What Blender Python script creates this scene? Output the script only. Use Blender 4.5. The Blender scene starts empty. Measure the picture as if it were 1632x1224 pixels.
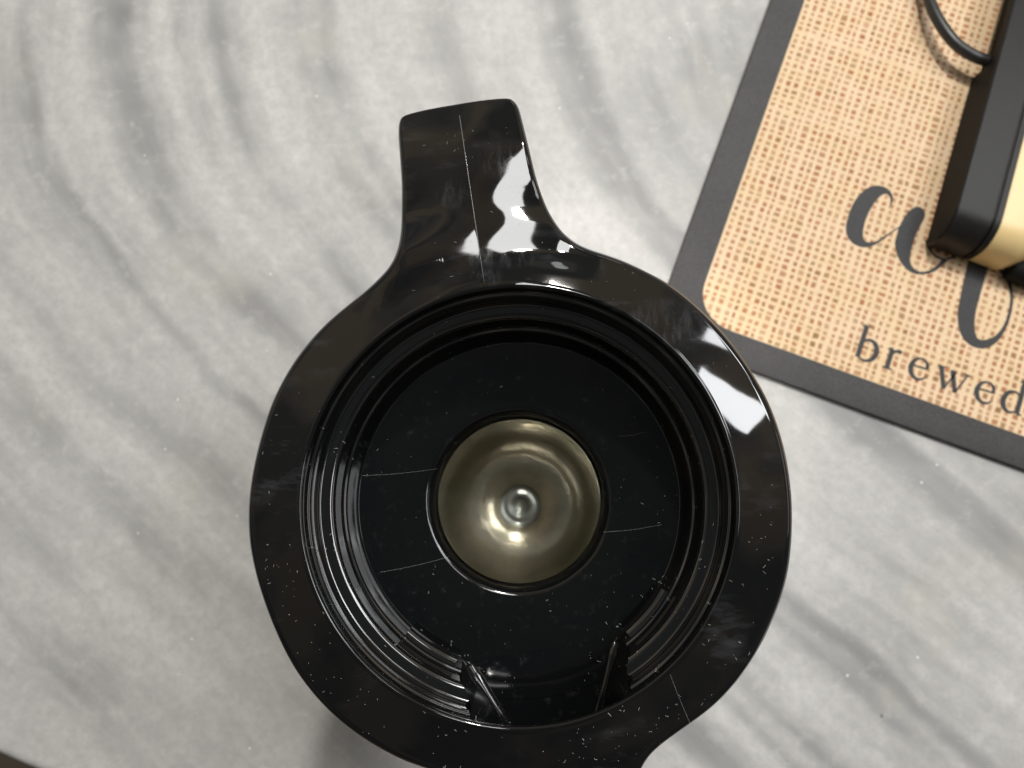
import bpy, bmesh, math, random
from mathutils import Vector, Matrix, Euler, noise
from mathutils.geometry import tessellate_polygon

random.seed(7)
R = math.radians
sc = bpy.context.scene
C = sc.collection

# ------------------------------------------------------------------ camera
CAM_H = 0.42                       # lens height above the marble
TILT, ROLL = R(9.66), R(0.745)
FPX = 1226.0                       # focal length in pixels of the 1632 px wide photograph
cam_data = bpy.data.cameras.new('camera')
cam_data.sensor_width = 36.0
cam_data.lens = 36.0 * FPX / 1632.0
cam_data.clip_start = 0.01
cam_data.clip_end = 50
cam_data.dof.use_dof = True
cam_data.dof.focus_distance = 0.208
cam_data.dof.aperture_fstop = 17.0
cam = bpy.data.objects.new('camera', cam_data)
cam.location = (0, 0, CAM_H)
cam.rotation_euler = (TILT, ROLL, 0)
C.objects.link(cam)
sc.camera = cam

# ------------------------------------------------------------------ dim kitchen surroundings
world = bpy.data.worlds.new('World')
sc.world = world
world.use_nodes = True
wn, wl = world.node_tree.nodes, world.node_tree.links
wn.clear()


def nd(nodes, typ, **kw):
    n = nodes.new(typ)
    for k, v in kw.items():
        setattr(n, k, v)
    return n


def wmath(op, a, b=None, clamp=False):
    n = nd(wn, 'ShaderNodeMath', operation=op, use_clamp=clamp)
    for i, v in enumerate((a, b)):
        if v is None:
            continue
        if isinstance(v, (int, float)):
            n.inputs[i].default_value = v
        else:
            wl.new(v, n.inputs[i])
    return n.outputs[0]


def wramp(fac, stops, interp='EASE'):
    n = nd(wn, 'ShaderNodeValToRGB')
    n.color_ramp.interpolation = interp
    el = n.color_ramp.elements
    while len(el) < len(stops):
        el.new(0.5)
    for e, (p, c) in zip(el, stops):
        e.position = p
        e.color = (*c, 1)
    wl.new(fac, n.inputs[0])
    return n.outputs[0]


wtc = nd(wn, 'ShaderNodeTexCoord')
wsep = nd(wn, 'ShaderNodeSeparateXYZ')
wl.new(wtc.outputs['Generated'], wsep.inputs[0])
# ceiling (dim) to bright room walls at the horizon
w_el = wramp(wmath('ADD', wmath('MULTIPLY', wsep.outputs[2], 0.5), 0.5),
             [(0.0, (0.30, 0.28, 0.25)), (0.48, (0.70, 0.68, 0.64)), (0.66, (1.9, 1.86, 1.78)),
              (0.80, (1.55, 1.42, 1.22)), (0.91, (1.50, 1.30, 1.05)), (0.965, (0.60, 0.56, 0.50)), (1.0, (0.30, 0.35, 0.385))])
# darker half of the room behind the photographer
w_y = wramp(wmath('ADD', wmath('MULTIPLY', wsep.outputs[1], 0.5), 0.5),
            [(0.20, (0.30, 0.31, 0.33)), (0.42, (0.42, 0.44, 0.46)), (0.60, (1, 1, 1)), (1.0, (1.05, 1.03, 1.0))])
w_no = nd(wn, 'ShaderNodeTexNoise')
w_no.inputs['Scale'].default_value = 3.6
w_no.inputs['Detail'].default_value = 3.0
wl.new(wtc.outputs['Generated'], w_no.inputs['Vector'])
w_nr = wramp(w_no.outputs['Fac'], [(0.42, (0.48, 0.53, 0.58)), (0.50, (0.95, 0.97, 0.98)), (0.58, (1.55, 1.40, 1.20))])
m1 = nd(wn, 'ShaderNodeMixRGB', blend_type='MULTIPLY'); m1.inputs[0].default_value = 1
wl.new(w_el, m1.inputs[1]); wl.new(w_y, m1.inputs[2])
m2 = nd(wn, 'ShaderNodeMixRGB', blend_type='MULTIPLY'); m2.inputs[0].default_value = 1
wl.new(m1.outputs[0], m2.inputs[1]); wl.new(w_nr, m2.inputs[2])
wbg = nd(wn, 'ShaderNodeBackground'); wbg.inputs['Strength'].default_value = 0.42
wout = nd(wn, 'ShaderNodeOutputWorld')
wl.new(m2.outputs[0], wbg.inputs[0]); wl.new(wbg.outputs[0], wout.inputs[0])


# ------------------------------------------------------------------ window light and added glint lamps
def area_lamp(name, az, el, dist, sx, sy, power, col, roll=0.0, target=(0.03, 0.03, 0.12)):
    ld = bpy.data.lights.new(name, 'AREA')
    ld.shape = 'RECTANGLE'; ld.size = sx; ld.size_y = sy
    ld.energy = power; ld.color = col
    o = bpy.data.objects.new(name, ld)
    d = Vector((math.cos(R(az)) * math.cos(R(el)), math.sin(R(az)) * math.cos(R(el)), math.sin(R(el))))
    o.location = Vector(target) + d * dist
    o.rotation_euler = (d.to_track_quat('Z', 'Y').to_matrix() @ Matrix.Rotation(R(roll), 3, 'Z')).to_euler()
    C.objects.link(o)
    return o


key = area_lamp('window_light', 82, 62, 1.7, 0.22, 0.42, 9, (0.98, 0.98, 0.97))
beam = area_lamp('caustic_beam_light', 81, 54, 1.66, 0.08, 0.08, 26, (1.0, 0.965, 0.90))  # compact lamp added to throw the jacket's caustic onto the marble
side_low = area_lamp('side_window_light', 36, 44.0, 2.0, 0.40, 0.20, 8.5, (0.97, 0.985, 1.0), 28)
side_high = area_lamp('side_window_light', 26, 52.0, 2.0, 0.40, 0.18, 8.5, (0.97, 0.985, 1.0), 28)
for az_ in (4, 27, 47):                    # three added lamps that draw glints along the thread ring
    area_lamp('ring_glint_light', az_, 63, 2.0, 0.42, 0.32, 6.0, (0.97, 0.985, 1.0))
low = area_lamp('edge_glint_light', 4, 24, 2.2, 0.75, 0.80, 3, (0.97, 0.985, 1.0))  # unseen lamp added for bright lines on the rim edge and thread
far = area_lamp('tip_glint_light', 74, 25, 2.4, 0.50, 0.25, 3.0, (0.97, 0.985, 1.0))  # unseen lamp added to line the handle's tip edge

sc.view_settings.view_transform = 'Standard'
sc.view_settings.look = 'None'
sc.view_settings.exposure = -0.80
sc.view_settings.gamma = 1.0
sc.view_settings.use_curve_mapping = False
sc.render.engine = 'CYCLES'
sc.cycles.max_bounces = 14
sc.cycles.glossy_bounces = 10
sc.cycles.diffuse_bounces = 4
sc.cycles.caustics_reflective = True
sc.cycles.blur_glossy = 0.05
sc.cycles.sample_clamp_indirect = 200.0
sc.cycles.use_denoising = True

# ------------------------------------------------------------------ helpers
ROT = Euler((TILT, ROLL, 0)).to_matrix()


def at(px, py, z):
    """the point at height z that the photograph shows at pixel (px, py)"""
    d = ROT @ Vector(((px - 816) / FPX, -(py - 612) / FPX, -1))
    t = (z - CAM_H) / d.z
    return Vector((d.x * t, d.y * t, z))


def link(name, me, mat, parent=None):
    o = bpy.data.objects.new(name, me)
    if mat is not None:
        me.materials.append(mat)
    C.objects.link(o)
    if parent is not None:
        o.parent = parent
        o.matrix_parent_inverse = Matrix.Translation(parent.location).inverted() if parent.parent is None else Matrix()
    return o


def mesh(name, verts, faces, smooth=True):
    me = bpy.data.meshes.new(name)
    me.from_pydata([tuple(v) for v in verts], [], faces)
    me.update()
    if smooth:
        me.polygons.foreach_set('use_smooth', [True] * len(me.polygons))
    return me


def sharp(me, deg=35):
    me.set_sharp_from_angle(angle=R(deg))


def empty(name, loc, label, cat, group=None):
    o = bpy.data.objects.new(name, None)
    o.empty_display_size = 0.02
    o.location = loc
    C.objects.link(o)
    o['label'] = label; o['category'] = cat
    if group:
        o['group'] = group
    return o


def lathe(name, prof, cx, cy, seg=160, closed=False):
    verts, faces = [], []
    n = len(prof)
    for i in range(seg):
        a = 2 * math.pi * i / seg
        for r, z in prof:
            verts.append((cx + r * math.cos(a), cy + r * math.sin(a), z))
    for i in range(seg):
        j = (i + 1) % seg
        for k in range(n - 1):
            faces.append((i * n + k, j * n + k, j * n + k + 1, i * n + k + 1))
        if closed:
            faces.append((i * n + n - 1, j * n + n - 1, j * n, i * n))
    return mesh(name, verts, faces)


def round_profile(pts, rad, n=4):
    """fillet the inner corners of an open (r, z) polyline"""
    out = [pts[0]]
    for i in range(1, len(pts) - 1):
        p = Vector(pts[i]); a = Vector(pts[i - 1]) - p; b = Vector(pts[i + 1]) - p
        rr = rad[i] if isinstance(rad, (list, tuple)) else rad
        d = min(rr, a.length * 0.45, b.length * 0.45)
        s = p + a.normalized() * d; e = p + b.normalized() * d
        for k in range(n + 1):
            t = k / n
            q = s * (1 - t) ** 2 + p * 2 * t * (1 - t) + e * t * t
            out.append((q.x, q.y))
    out.append(pts[-1])
    return out


def tube_into(verts, faces, pts, rad, seg=10, cap=True):
    base = len(verts)
    n = len(pts)
    rads = rad if isinstance(rad, (list, tuple)) else [rad] * n
    up0 = Vector((0.13, 0.21, 0.97))
    for i, p in enumerate(pts):
        t = (pts[min(i + 1, n - 1)] - pts[max(i - 1, 0)])
        t = t.normalized() if t.length > 1e-9 else Vector((1, 0, 0))
        s = t.cross(up0)
        s = s.normalized() if s.length > 1e-6 else Vector((1, 0, 0))
        u = s.cross(t)
        for k in range(seg):
            a = 2 * math.pi * k / seg
            verts.append(p + (s * math.cos(a) + u * math.sin(a)) * rads[i])
    for i in range(n - 1):
        for k in range(seg):
            l = (k + 1) % seg
            faces.append((base + i * seg + k, base + i * seg + l, base + (i + 1) * seg + l, base + (i + 1) * seg + k))
    if cap:
        faces.append(tuple(base + k for k in range(seg))[::-1])
        faces.append(tuple(base + (n - 1) * seg + k for k in range(seg)))


def catmull(pts, per=6, closed=True):
    out = []
    n = len(pts)
    rng = range(n) if closed else range(n - 1)
    for i in rng:
        if closed:
            p0, p1, p2, p3 = pts[i - 1], pts[i], pts[(i + 1) % n], pts[(i + 2) % n]
        else:
            p0, p1, p2, p3 = pts[max(i - 1, 0)], pts[i], pts[i + 1], pts[min(i + 2, n - 1)]
        for k in range(per):
            t = k / per
            out.append(0.5 * ((2 * p1) + (p2 - p0) * t + (2 * p0 - 5 * p1 + 4 * p2 - p3) * t * t + (3 * p1 - p0 - 3 * p2 + p3) * t ** 3))
    if not closed:
        out.append(pts[-1])
    return out


def sstep(a, b, x):
    if a == b:
        return 1.0 if x > a else 0.0
    t = max(0.0, min(1.0, (x - a) / (b - a)))
    return t * t * (3 - 2 * t)


# ------------------------------------------------------------------ materials
class MB:
    def __init__(self, name):
        self.m = bpy.data.materials.new(name)
        self.m.use_nodes = True
        self.n, self.l = self.m.node_tree.nodes, self.m.node_tree.links
        self.b = self.n['Principled BSDF']
        self.tc = None

    def set(self, **kw):
        for k, v in kw.items():
            s = self.b.inputs[k.replace('_', ' ')]
            if isinstance(v, (int, float)):
                s.default_value = v
            elif isinstance(v, tuple):
                s.default_value = (*v, 1) if len(v) == 3 else v
            else:
                self.l.new(v, s)
        return self

    def obj(self):
        if self.tc is None:
            self.tc = self.n.new('ShaderNodeTexCoord')
        return self.tc.outputs['Object']

    def math(self, op, a, b=None, c=None, clamp=False):
        n = self.n.new('ShaderNodeMath'); n.operation = op; n.use_clamp = clamp
        for i, v in enumerate((a, b, c)):
            if v is None:
                continue
            if isinstance(v, (int, float)):
                n.inputs[i].default_value = v
            else:
                self.l.new(v, n.inputs[i])
        return n.outputs[0]

    def mapping(self, vec, scale=(1, 1, 1), rot=(0, 0, 0), loc=(0, 0, 0)):
        n = self.n.new('ShaderNodeMapping')
        n.inputs['Scale'].default_value = scale; n.inputs['Rotation'].default_value = rot; n.inputs['Location'].default_value = loc
        self.l.new(vec, n.inputs['Vector'])
        return n.outputs[0]

    def noise(self, vec, scale, detail=3, rough=0.5, dist=0.0, out='Fac'):
        n = self.n.new('ShaderNodeTexNoise')
        n.inputs['Scale'].default_value = scale; n.inputs['Detail'].default_value = detail
        n.inputs['Roughness'].default_value = rough; n.inputs['Distortion'].default_value = dist
        self.l.new(vec, n.inputs['Vector'])
        return n.outputs[out]

    def ramp(self, fac, stops, interp='LINEAR'):
        n = self.n.new('ShaderNodeValToRGB')
        n.color_ramp.interpolation = interp
        el = n.color_ramp.elements
        while len(el) < len(stops):
            el.new(0.5)
        for e, (p, c) in zip(el, stops):
            e.position = p
            e.color = (c, c, c, 1) if isinstance(c, (int, float)) else (*c, 1)
        self.l.new(fac, n.inputs[0])
        return n.outputs[0]

    def mix(self, fac, a, b, mode='MIX'):
        n = self.n.new('ShaderNodeMixRGB'); n.blend_type = mode
        for i, v in enumerate((fac, a, b)):
            if isinstance(v, (int, float)):
                n.inputs[i].default_value = v if i == 0 else (v, v, v, 1)
            elif isinstance(v, tuple):
                n.inputs[i].default_value = (*v, 1)
            else:
                self.l.new(v, n.inputs[i])
        return n.outputs[0]

    def bump(self, h, strength=0.3, dist=0.001):
        n = self.n.new('ShaderNodeBump')
        n.inputs['Strength'].default_value = strength; n.inputs['Distance'].default_value = dist
        self.l.new(h, n.inputs['Height'])
        self.l.new(n.outputs[0], self.b.inputs['Normal'])
        return self

    def sep(self, vec):
        n = self.n.new('ShaderNodeSeparateXYZ'); self.l.new(vec, n.inputs[0]); return n.outputs

    def comb(self, x, y, z=0.0):
        n = self.n.new('ShaderNodeCombineXYZ')
        for i, v in enumerate((x, y, z)):
            if isinstance(v, (int, float)):
                n.inputs[i].default_value = v
            else:
                self.l.new(v, n.inputs[i])
        return n.outputs[0]


def mat_plastic():
    b = MB('gloss_black_plastic')
    o = b.obj()
    smear = b.noise(b.mapping(o, (60, 190, 60), (0, 0, 0.9)), 1.0, 5, 0.65)
    patch = b.noise(o, 42, 3, 0.55)
    scuff = b.math('MULTIPLY', b.ramp(smear, [(0.52, 0.0), (0.72, 1.0)]), b.ramp(patch, [(0.50, 0.0), (0.64, 1.0)]))
    xyz = b.sep(o)
    worn = None
    for (px_, py_, hw_, hh_) in ((795, 408, 75, 22), (775, 440, 30, 22), (800, 245, 45, 40), (720, 300, 34, 30), (1060, 520, 90, 55)):
        c_ = at(px_, py_, 0.220)
        dx = b.math('DIVIDE', b.math('SUBTRACT', xyz[0], c_.x), hw_ * 0.000163)
        dy = b.math('DIVIDE', b.math('SUBTRACT', xyz[1], c_.y), hh_ * 0.000163)
        d2 = b.math('ADD', b.math('MULTIPLY', dx, dx), b.math('MULTIPLY', dy, dy))
        blob = b.math('SUBTRACT', 1.0, d2, clamp=True)
        worn = blob if worn is None else b.math('MAXIMUM', worn, blob)
    rub = b.noise(b.mapping(o, (420, 110, 100), (0, 0, -0.75)), 1.0, 6, 0.72)
    grit = b.noise(o, 900, 3, 0.7)
    rubbed = b.math('MULTIPLY', worn, b.math('ADD', b.ramp(rub, [(0.44, 0.0), (0.70, 1.0)]), b.math('MULTIPLY', b.ramp(grit, [(0.58, 0.0), (0.74, 1.0)]), 0.5)), clamp=True)
    scuff = b.math('MAXIMUM', scuff, rubbed)
    rough = b.math('ADD', 0.035, b.math('MULTIPLY', scuff, 0.09))
    col = b.mix(scuff, (0.0040, 0.0042, 0.0046), (0.030, 0.032, 0.037))
    b.set(Base_Color=col, Roughness=rough, IOR=1.5)
    wav = b.noise(o, 34, 2, 0.4)
    b.bump(wav, 0.10, 0.004)
    return b.m


def mat_plastic_inner():
    b = MB('moulded_black_plastic')
    o = b.obj()
    dust = b.ramp(b.noise(o, 300, 4, 0.7), [(0.58, 0.0), (0.75, 1.0)])
    b.set(Base_Color=b.mix(dust, (0.0035, 0.0038, 0.0042), (0.010, 0.010, 0.011)),
          Roughness=b.math('ADD', 0.07, b.math('MULTIPLY', dust, 0.2)), IOR=1.5)
    b.bump(b.noise(o, 55, 2, 0.5), 0.07, 0.003)
    return b.m


def mat_thread():
    b = MB('thread_black_plastic')
    o = b.obj()
    n1 = b.noise(o, 260, 4, 0.7)
    b.set(Base_Color=(0.0038, 0.0040, 0.0043), Roughness=b.math('ADD', 0.04, b.math('MULTIPLY', n1, 0.07)), IOR=1.85)
    b.bump(b.noise(o, 90, 2, 0.5), 0.04, 0.001)
    return b.m


def mat_steel():
    b = MB('brushed_steel')
    o = b.obj()
    br = b.noise(b.mapping(o, (1, 1, 0.02)), 900, 2, 0.5)
    b.set(Base_Color=(0.90, 0.89, 0.87), Metallic=1.0, Roughness=b.math('ADD', 0.15, b.math('MULTIPLY', br, 0.04)))
    return b.m


def mat_liner(name='silvered_liner', hi=(0.70, 0.665, 0.555), lo=(0.53, 0.51, 0.43)):
    b = MB(name)
    o = b.obj()
    z = b.sep(o)[2]
    sw = b.noise(b.mapping(o, (38, 38, 90)), 1.0, 4, 0.6, 0.8)
    film = b.noise(b.mapping(o, (60, 60, 30)), 1.0, 4, 0.6)
    col = b.mix(b.ramp(film, [(0.4, 0.0), (0.65, 1.0)]), hi, lo)
    b.set(Base_Color=col, Metallic=0.66, Roughness=b.math('ADD', 0.08, b.math('MULTIPLY', film, 0.22)))
    b.bump(sw, 0.11, 0.004)
    return b.m


def mat_marble():
    b = MB('grey_veined_marble')
    o = b.obj()
    PXM = 0.42 / 1226.0
    warp = b.noise(o, 9, 4, 0.55, out='Color')
    warp2 = b.noise(o, 42, 3, 0.6, out='Color')
    v = b.n.new('ShaderNodeVectorMath'); v.operation = 'MULTIPLY_ADD'
    b.l.new(warp, v.inputs[0]); v.inputs[1].default_value = (0.026, 0.026, 0); b.l.new(o, v.inputs[2])
    v2 = b.n.new('ShaderNodeVectorMath'); v2.operation = 'MULTIPLY_ADD'
    b.l.new(warp2, v2.inputs[0]); v2.inputs[1].default_value = (0.006, 0.006, 0); b.l.new(v.outputs[0], v2.inputs[2])
    s = b.sep(v2.outputs[0])
    px = b.math('ADD', b.math('MULTIPLY', s[0], 1 / PXM), 832 - 46)
    py = b.math('SUBTRACT', 820 + 46, b.math('MULTIPLY', s[1], 1 / PXM))
    yc = b.math('MINIMUM', b.math('MAXIMUM', py, -100), 520)
    g = b.math('ADD', b.math('ADD', b.math('MULTIPLY', yc, 0.18), b.math('MULTIPLY', b.math('MULTIPLY', yc, yc), 0.0008)),
               b.math('MULTIPLY', b.math('SUBTRACT', py, yc), 1.05))
    st = b.math('SUBTRACT', px, g)                       # constant along a vein
    # broad, hand-laid sequence of veins across the flow
    fac = b.math('DIVIDE', b.math('ADD', st, 700), 2200, clamp=True)

    def f(x):
        return (x + 700) / 2200
    D = 1.0
    seq = [(-700, .4), (-490, .2), (-400, .6), (-320, .12), (-230, .55), (-160, .10), (-75, .35), (-42, .85), (-15, .30), (55, .22), (92, .85), (128, 1.0),
           (165, .45), (195, .12), (238, .50), (262, .18), (308, .85), (335, .45), (365, .10), (412, .10), (446, .65), (470, .40), (496, .85), (530, .20), (610, .08),
           (690, .40), (745, .12), (835, .08), (885, .80), (920, 1.0), (960, .25), (1040, .60)]
    bands = b.ramp(fac, [(f(x), c) for x, c in seq], 'EASE')
    along = b.comb(b.math('MULTIPLY', st, 0.012), b.math('MULTIPLY', py, 0.0022))
    streak = b.noise(along, 1.0, 3, 0.55, 0.2)
    fine = b.noise(b.comb(b.math('MULTIPLY', st, 0.050), b.math('MULTIPLY', py, 0.012)), 1.0, 5, 0.62, 0.2)
    cloud = b.noise(o, 7.0, 4, 0.55)
    mod = b.ramp(b.noise(b.comb(b.math('MULTIPLY', st, 0.004), b.math('MULTIPLY', py, 0.0045), 3.0), 1.0, 3, 0.5), [(0.34, 0.18), (0.58, 1.0)])
    dark = b.math('MULTIPLY', bands, mod)
    dark = b.math('ADD', b.math('MULTIPLY', dark, 0.54), b.math('MULTIPLY', b.ramp(streak, [(0.36, 0.0), (0.76, 1.0)]), 0.32))
    dark = b.math('ADD', dark, b.math('MULTIPLY', b.math('SUBTRACT', fine, 0.5), 0.22))
    dark = b.math('ADD', dark, b.math('MULTIPLY', b.math('SUBTRACT', cloud, 0.5), 0.45), clamp=True)
    base = b.ramp(dark, [(0.0, (0.60, 0.596, 0.582)), (0.22, (0.495, 0.492, 0.482)), (0.50, (0.345, 0.344, 0.340)), (1.0, (0.165, 0.166, 0.167))])
    # mottling of the crystal grain
    mott = b.noise(o, 210, 4, 0.65)
    mott2 = b.noise(o, 95, 5, 0.7)
    base = b.mix(b.ramp(mott, [(0.36, 0.22), (0.58, 0.0)]), base, (0.30, 0.30, 0.298))
    base = b.mix(b.ramp(mott2, [(0.40, 0.16), (0.55, 0.0)]), base, (0.30, 0.30, 0.298))
    base = b.mix(b.ramp(mott2, [(0.55, 0.0), (0.70, 0.28)]), base, (0.68, 0.675, 0.66))
    warm = b.noise(o, 13, 3, 0.5)
    base = b.mix(b.ramp(warm, [(0.58, 0.0), (0.76, 0.35)]), base, (0.56, 0.54, 0.45))
    # small pits and bright crystals
    vor = b.n.new('ShaderNodeTexVoronoi'); vor.inputs['Scale'].default_value = 38; b.l.new(o, vor.inputs['Vector'])
    rsel = b.sep(vor.outputs['Color'])
    pit = b.math('MULTIPLY', b.math('LESS_THAN', vor.outputs['Distance'], 0.055), b.math('GREATER_THAN', rsel[0], 0.975))
    base = b.mix(b.math('MULTIPLY', pit, 0.7), base, (0.14, 0.14, 0.14))
    vor2 = b.n.new('ShaderNodeTexVoronoi'); vor2.inputs['Scale'].default_value = 110; b.l.new(o, vor2.inputs['Vector'])
    r2 = b.sep(vor2.outputs['Color'])
    spk = b.math('MULTIPLY', b.math('LESS_THAN', vor2.outputs['Distance'], 0.075), b.math('GREATER_THAN', r2[1], 0.88))
    base = b.mix(b.math('MULTIPLY', spk, 0.7), base, (0.86, 0.85, 0.80))
    b.set(Base_Color=base, Roughness=b.math('ADD', 0.42, b.math('MULTIPLY', mott, 0.10)), IOR=1.45, Specular_IOR_Level=0.25)
    b.bump(mott, 0.05, 0.0005)
    return b.m


def mat_rubber():
    b = MB('charcoal_mat_border')
    o = b.obj()
    n1 = b.noise(o, 900, 3, 0.6)
    n2 = b.noise(o, 26, 4, 0.6)
    col = b.mix(b.ramp(n2, [(0.35, 0.0), (0.7, 1.0)]), (0.022, 0.0208, 0.022), (0.036, 0.034, 0.035))
    b.set(Base_Color=b.mix(b.ramp(n1, [(0.4, 0.0), (0.7, 0.5)]), col, (0.075, 0.073, 0.073)), Roughness=0.62)
    b.bump(n1, 0.25, 0.0004)
    return b.m


def mat_ink():
    b = MB('charcoal_print')
    o = b.obj()
    n1 = b.noise(o, 700, 3, 0.6)
    b.set(Base_Color=b.mix(b.ramp(n1, [(0.4, 0.0), (0.7, 1.0)]), (0.022, 0.022, 0.024), (0.038, 0.0375, 0.040)), Roughness=0.65)
    return b.m


def mat_burlap(pitch_u, pitch_v):
    """flat printed weave; object x runs along the mat's bottom edge, y along its side"""
    b = MB('burlap_print')
    o = b.obj()
    wv = b.noise(o, 120, 2, 0.5, out='Color')
    v = b.n.new('ShaderNodeVectorMath'); v.operation = 'MULTIPLY_ADD'
    b.l.new(wv, v.inputs[0]); v.inputs[1].default_value = (0.0022, 0.0022, 0); b.l.new(o, v.inputs[2])
    s = b.sep(v.outputs[0])
    ju = b.noise(b.comb(b.math('MULTIPLY', s[0], 150.0), 0.0, 1.0), 1.0, 2, 0.5)
    jw = b.noise(b.comb(b.math('MULTIPLY', s[1], 170.0), 4.0, 7.0), 1.0, 2, 0.5)
    u = b.math('ADD', b.math('DIVIDE', s[0], pitch_u), b.math('MULTIPLY', ju, 0.9))
    w = b.math('ADD', b.math('DIVIDE', s[1], pitch_v), b.math('MULTIPLY', jw, 1.1))
    fu = b.math('FLOOR', u); fw = b.math('FLOOR', w)
    cu = b.math('ABSOLUTE', b.math('SUBTRACT', b.math('FRACT', u), 0.5))
    cw = b.math('ABSOLUTE', b.math('SUBTRACT', b.math('FRACT', w), 0.5))
    wh = b.n.new('ShaderNodeTexWhiteNoise'); wh.noise_dimensions = '2D'
    b.l.new(b.comb(fu, fw), wh.inputs['Vector'])
    rnd = b.sep(wh.outputs['Color'])
    # threads of uneven thickness: per column and per row
    whu = b.n.new('ShaderNodeTexWhiteNoise'); whu.noise_dimensions = '1D'; b.l.new(fu, whu.inputs['W'])
    whw = b.n.new('ShaderNodeTexWhiteNoise'); whw.noise_dimensions = '1D'; b.l.new(fw, whw.inputs['W'])
    hu = b.math('ADD', 0.25, b.math('MULTIPLY', b.math('ADD', rnd[0], whu.outputs['Value']), 0.075))
    hw = b.math('ADD', 0.25, b.math('MULTIPLY', b.math('ADD', rnd[1], whw.outputs['Value']), 0.085))
    eu = b.math('DIVIDE', b.math('SUBTRACT', hu, cu), 0.11, clamp=True)
    ew = b.math('DIVIDE', b.math('SUBTRACT', hw, cw), 0.11, clamp=True)
    hole = b.math('MULTIPLY', b.math('MULTIPLY', eu, ew), b.math('ADD', 0.58, b.math('MULTIPLY', rnd[2], 0.42)))
    hcol = b.ramp(rnd[0], [(0.0, (0.31, 0.105, 0.034)), (0.5, (0.38, 0.13, 0.04)), (1.0, (0.25, 0.12, 0.036))])
    thr = b.noise(b.mapping(o, (260, 900, 1)), 1.0, 3, 0.6)
    thr2 = b.noise(b.mapping(o, (900, 260, 1)), 1.0, 3, 0.6)
    tcol = b.mix(b.ramp(thr, [(0.35, 0.0), (0.68, 1.0)]), (0.67, 0.49, 0.275), (0.79, 0.63, 0.41))
    tcol = b.mix(b.ramp(thr2, [(0.35, 0.45), (0.68, 0.0)]), tcol, (0.70, 0.475, 0.285))
    big = b.noise(o, 60, 3, 0.5)
    tcol = b.mix(b.ramp(big, [(0.40, 0.0), (0.66, 0.5)]), tcol, (0.76, 0.58, 0.42))
    cross = b.math('MULTIPLY', eu, b.math('SUBTRACT', 1.0, ew))
    tcol = b.mix(b.math('MULTIPLY', cross, b.math('ADD', 0.08, b.math('MULTIPLY', rnd[1], 0.30))), tcol, (0.60, 0.36, 0.19))
    b.set(Base_Color=b.mix(hole, tcol, hcol), Roughness=0.68)
    return b.m


def mat_simple(name, col, rough, nscale=120, var=0.12, bump=0.05, **kw):
    b = MB(name)
    o = b.obj()
    n1 = b.noise(o, nscale, 4, 0.6)
    lo = tuple(c * (1 - var) for c in col); hi = tuple(min(1, c * (1 + var)) for c in col)
    b.set(Base_Color=b.mix(b.ramp(n1, [(0.35, 0.0), (0.68, 1.0)]), lo, hi),
          Roughness=b.math('ADD', rough, b.math('MULTIPLY', b.math('SUBTRACT', n1, 0.5), 0.12)), **kw)
    b.bump(n1, bump, 0.0005)
    return b.m


M_PL = mat_plastic(); M_PI = mat_plastic_inner(); M_TH = mat_thread(); M_ST = mat_steel(); M_LI = mat_liner(); M_MA = mat_marble()
M_RU = mat_rubber(); M_INK = mat_ink()
M_LINT = mat_simple('pale_lint', (0.42, 0.42, 0.41), 0.9)
M_SEAM = mat_simple('mould_line', (0.11, 0.11, 0.105), 0.22)  # paler than the handle: its catch-light is put into the colour
M_BLK = mat_simple('satin_black_plastic', (0.013, 0.0124, 0.0116), 0.42, 500, 0.15, 0.10, Specular_IOR_Level=0.26)
M_BLK2 = mat_simple('dark_plastic', (0.012, 0.012, 0.0115), 0.60, 500, 0.15, 0.10, Specular_IOR_Level=0.09)
M_CRM = mat_simple('cream_enamel', (0.78, 0.59, 0.285), 0.34, 60, 0.03, 0.02)
M_CORD = mat_simple('black_rubber_cord', (0.020, 0.020, 0.021), 0.38, 300, 0.2, 0.1)
M_FLOOR = mat_simple('brown_floor', (0.16, 0.135, 0.105), 0.6, 8, 0.2, 0.1)

# ------------------------------------------------------------------ floor and marble top
fl = link('floor', mesh('floor', [(-3, -3, -0.9), (3, -3, -0.9), (3, 3, -0.9), (-3, 3, -0.9)], [(0, 1, 2, 3)], False), M_FLOOR)
fl['kind'] = 'structure'


def slab(name, outline, ztop, thick, bev, nb=4):
    """closed counter-clockwise outline with a rounded upper edge"""
    n = len(outline)
    nrm = []
    for i in range(n):
        t = (outline[(i + 1) % n] - outline[i - 1]).normalized()
        nrm.append(Vector((-t.y, t.x)))
    verts, faces = [], []
    rings = []
    for k in range(nb + 1):
        th = math.pi / 2 * k / nb
        rings.append((bev * (1 - math.sin(th)), -bev * (1 - math.cos(th))))
    rings.append((0, -thick))
    for off, dz in rings:
        for p, q in zip(outline, nrm):
            verts.append((p.x + q.x * off, p.y + q.y * off, ztop + dz))
    faces.append(tuple(range(n)))
    for k in range(len(rings) - 1):
        for i in range(n):
            j = (i + 1) % n
            faces.append((k * n + i, (k + 1) * n + i, (k + 1) * n + j, k * n + j))
    faces.append(tuple((len(rings) - 1) * n + i for i in range(n))[::-1])
    me = mesh(name, verts, faces)
    sharp(me, 50)
    return me


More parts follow.
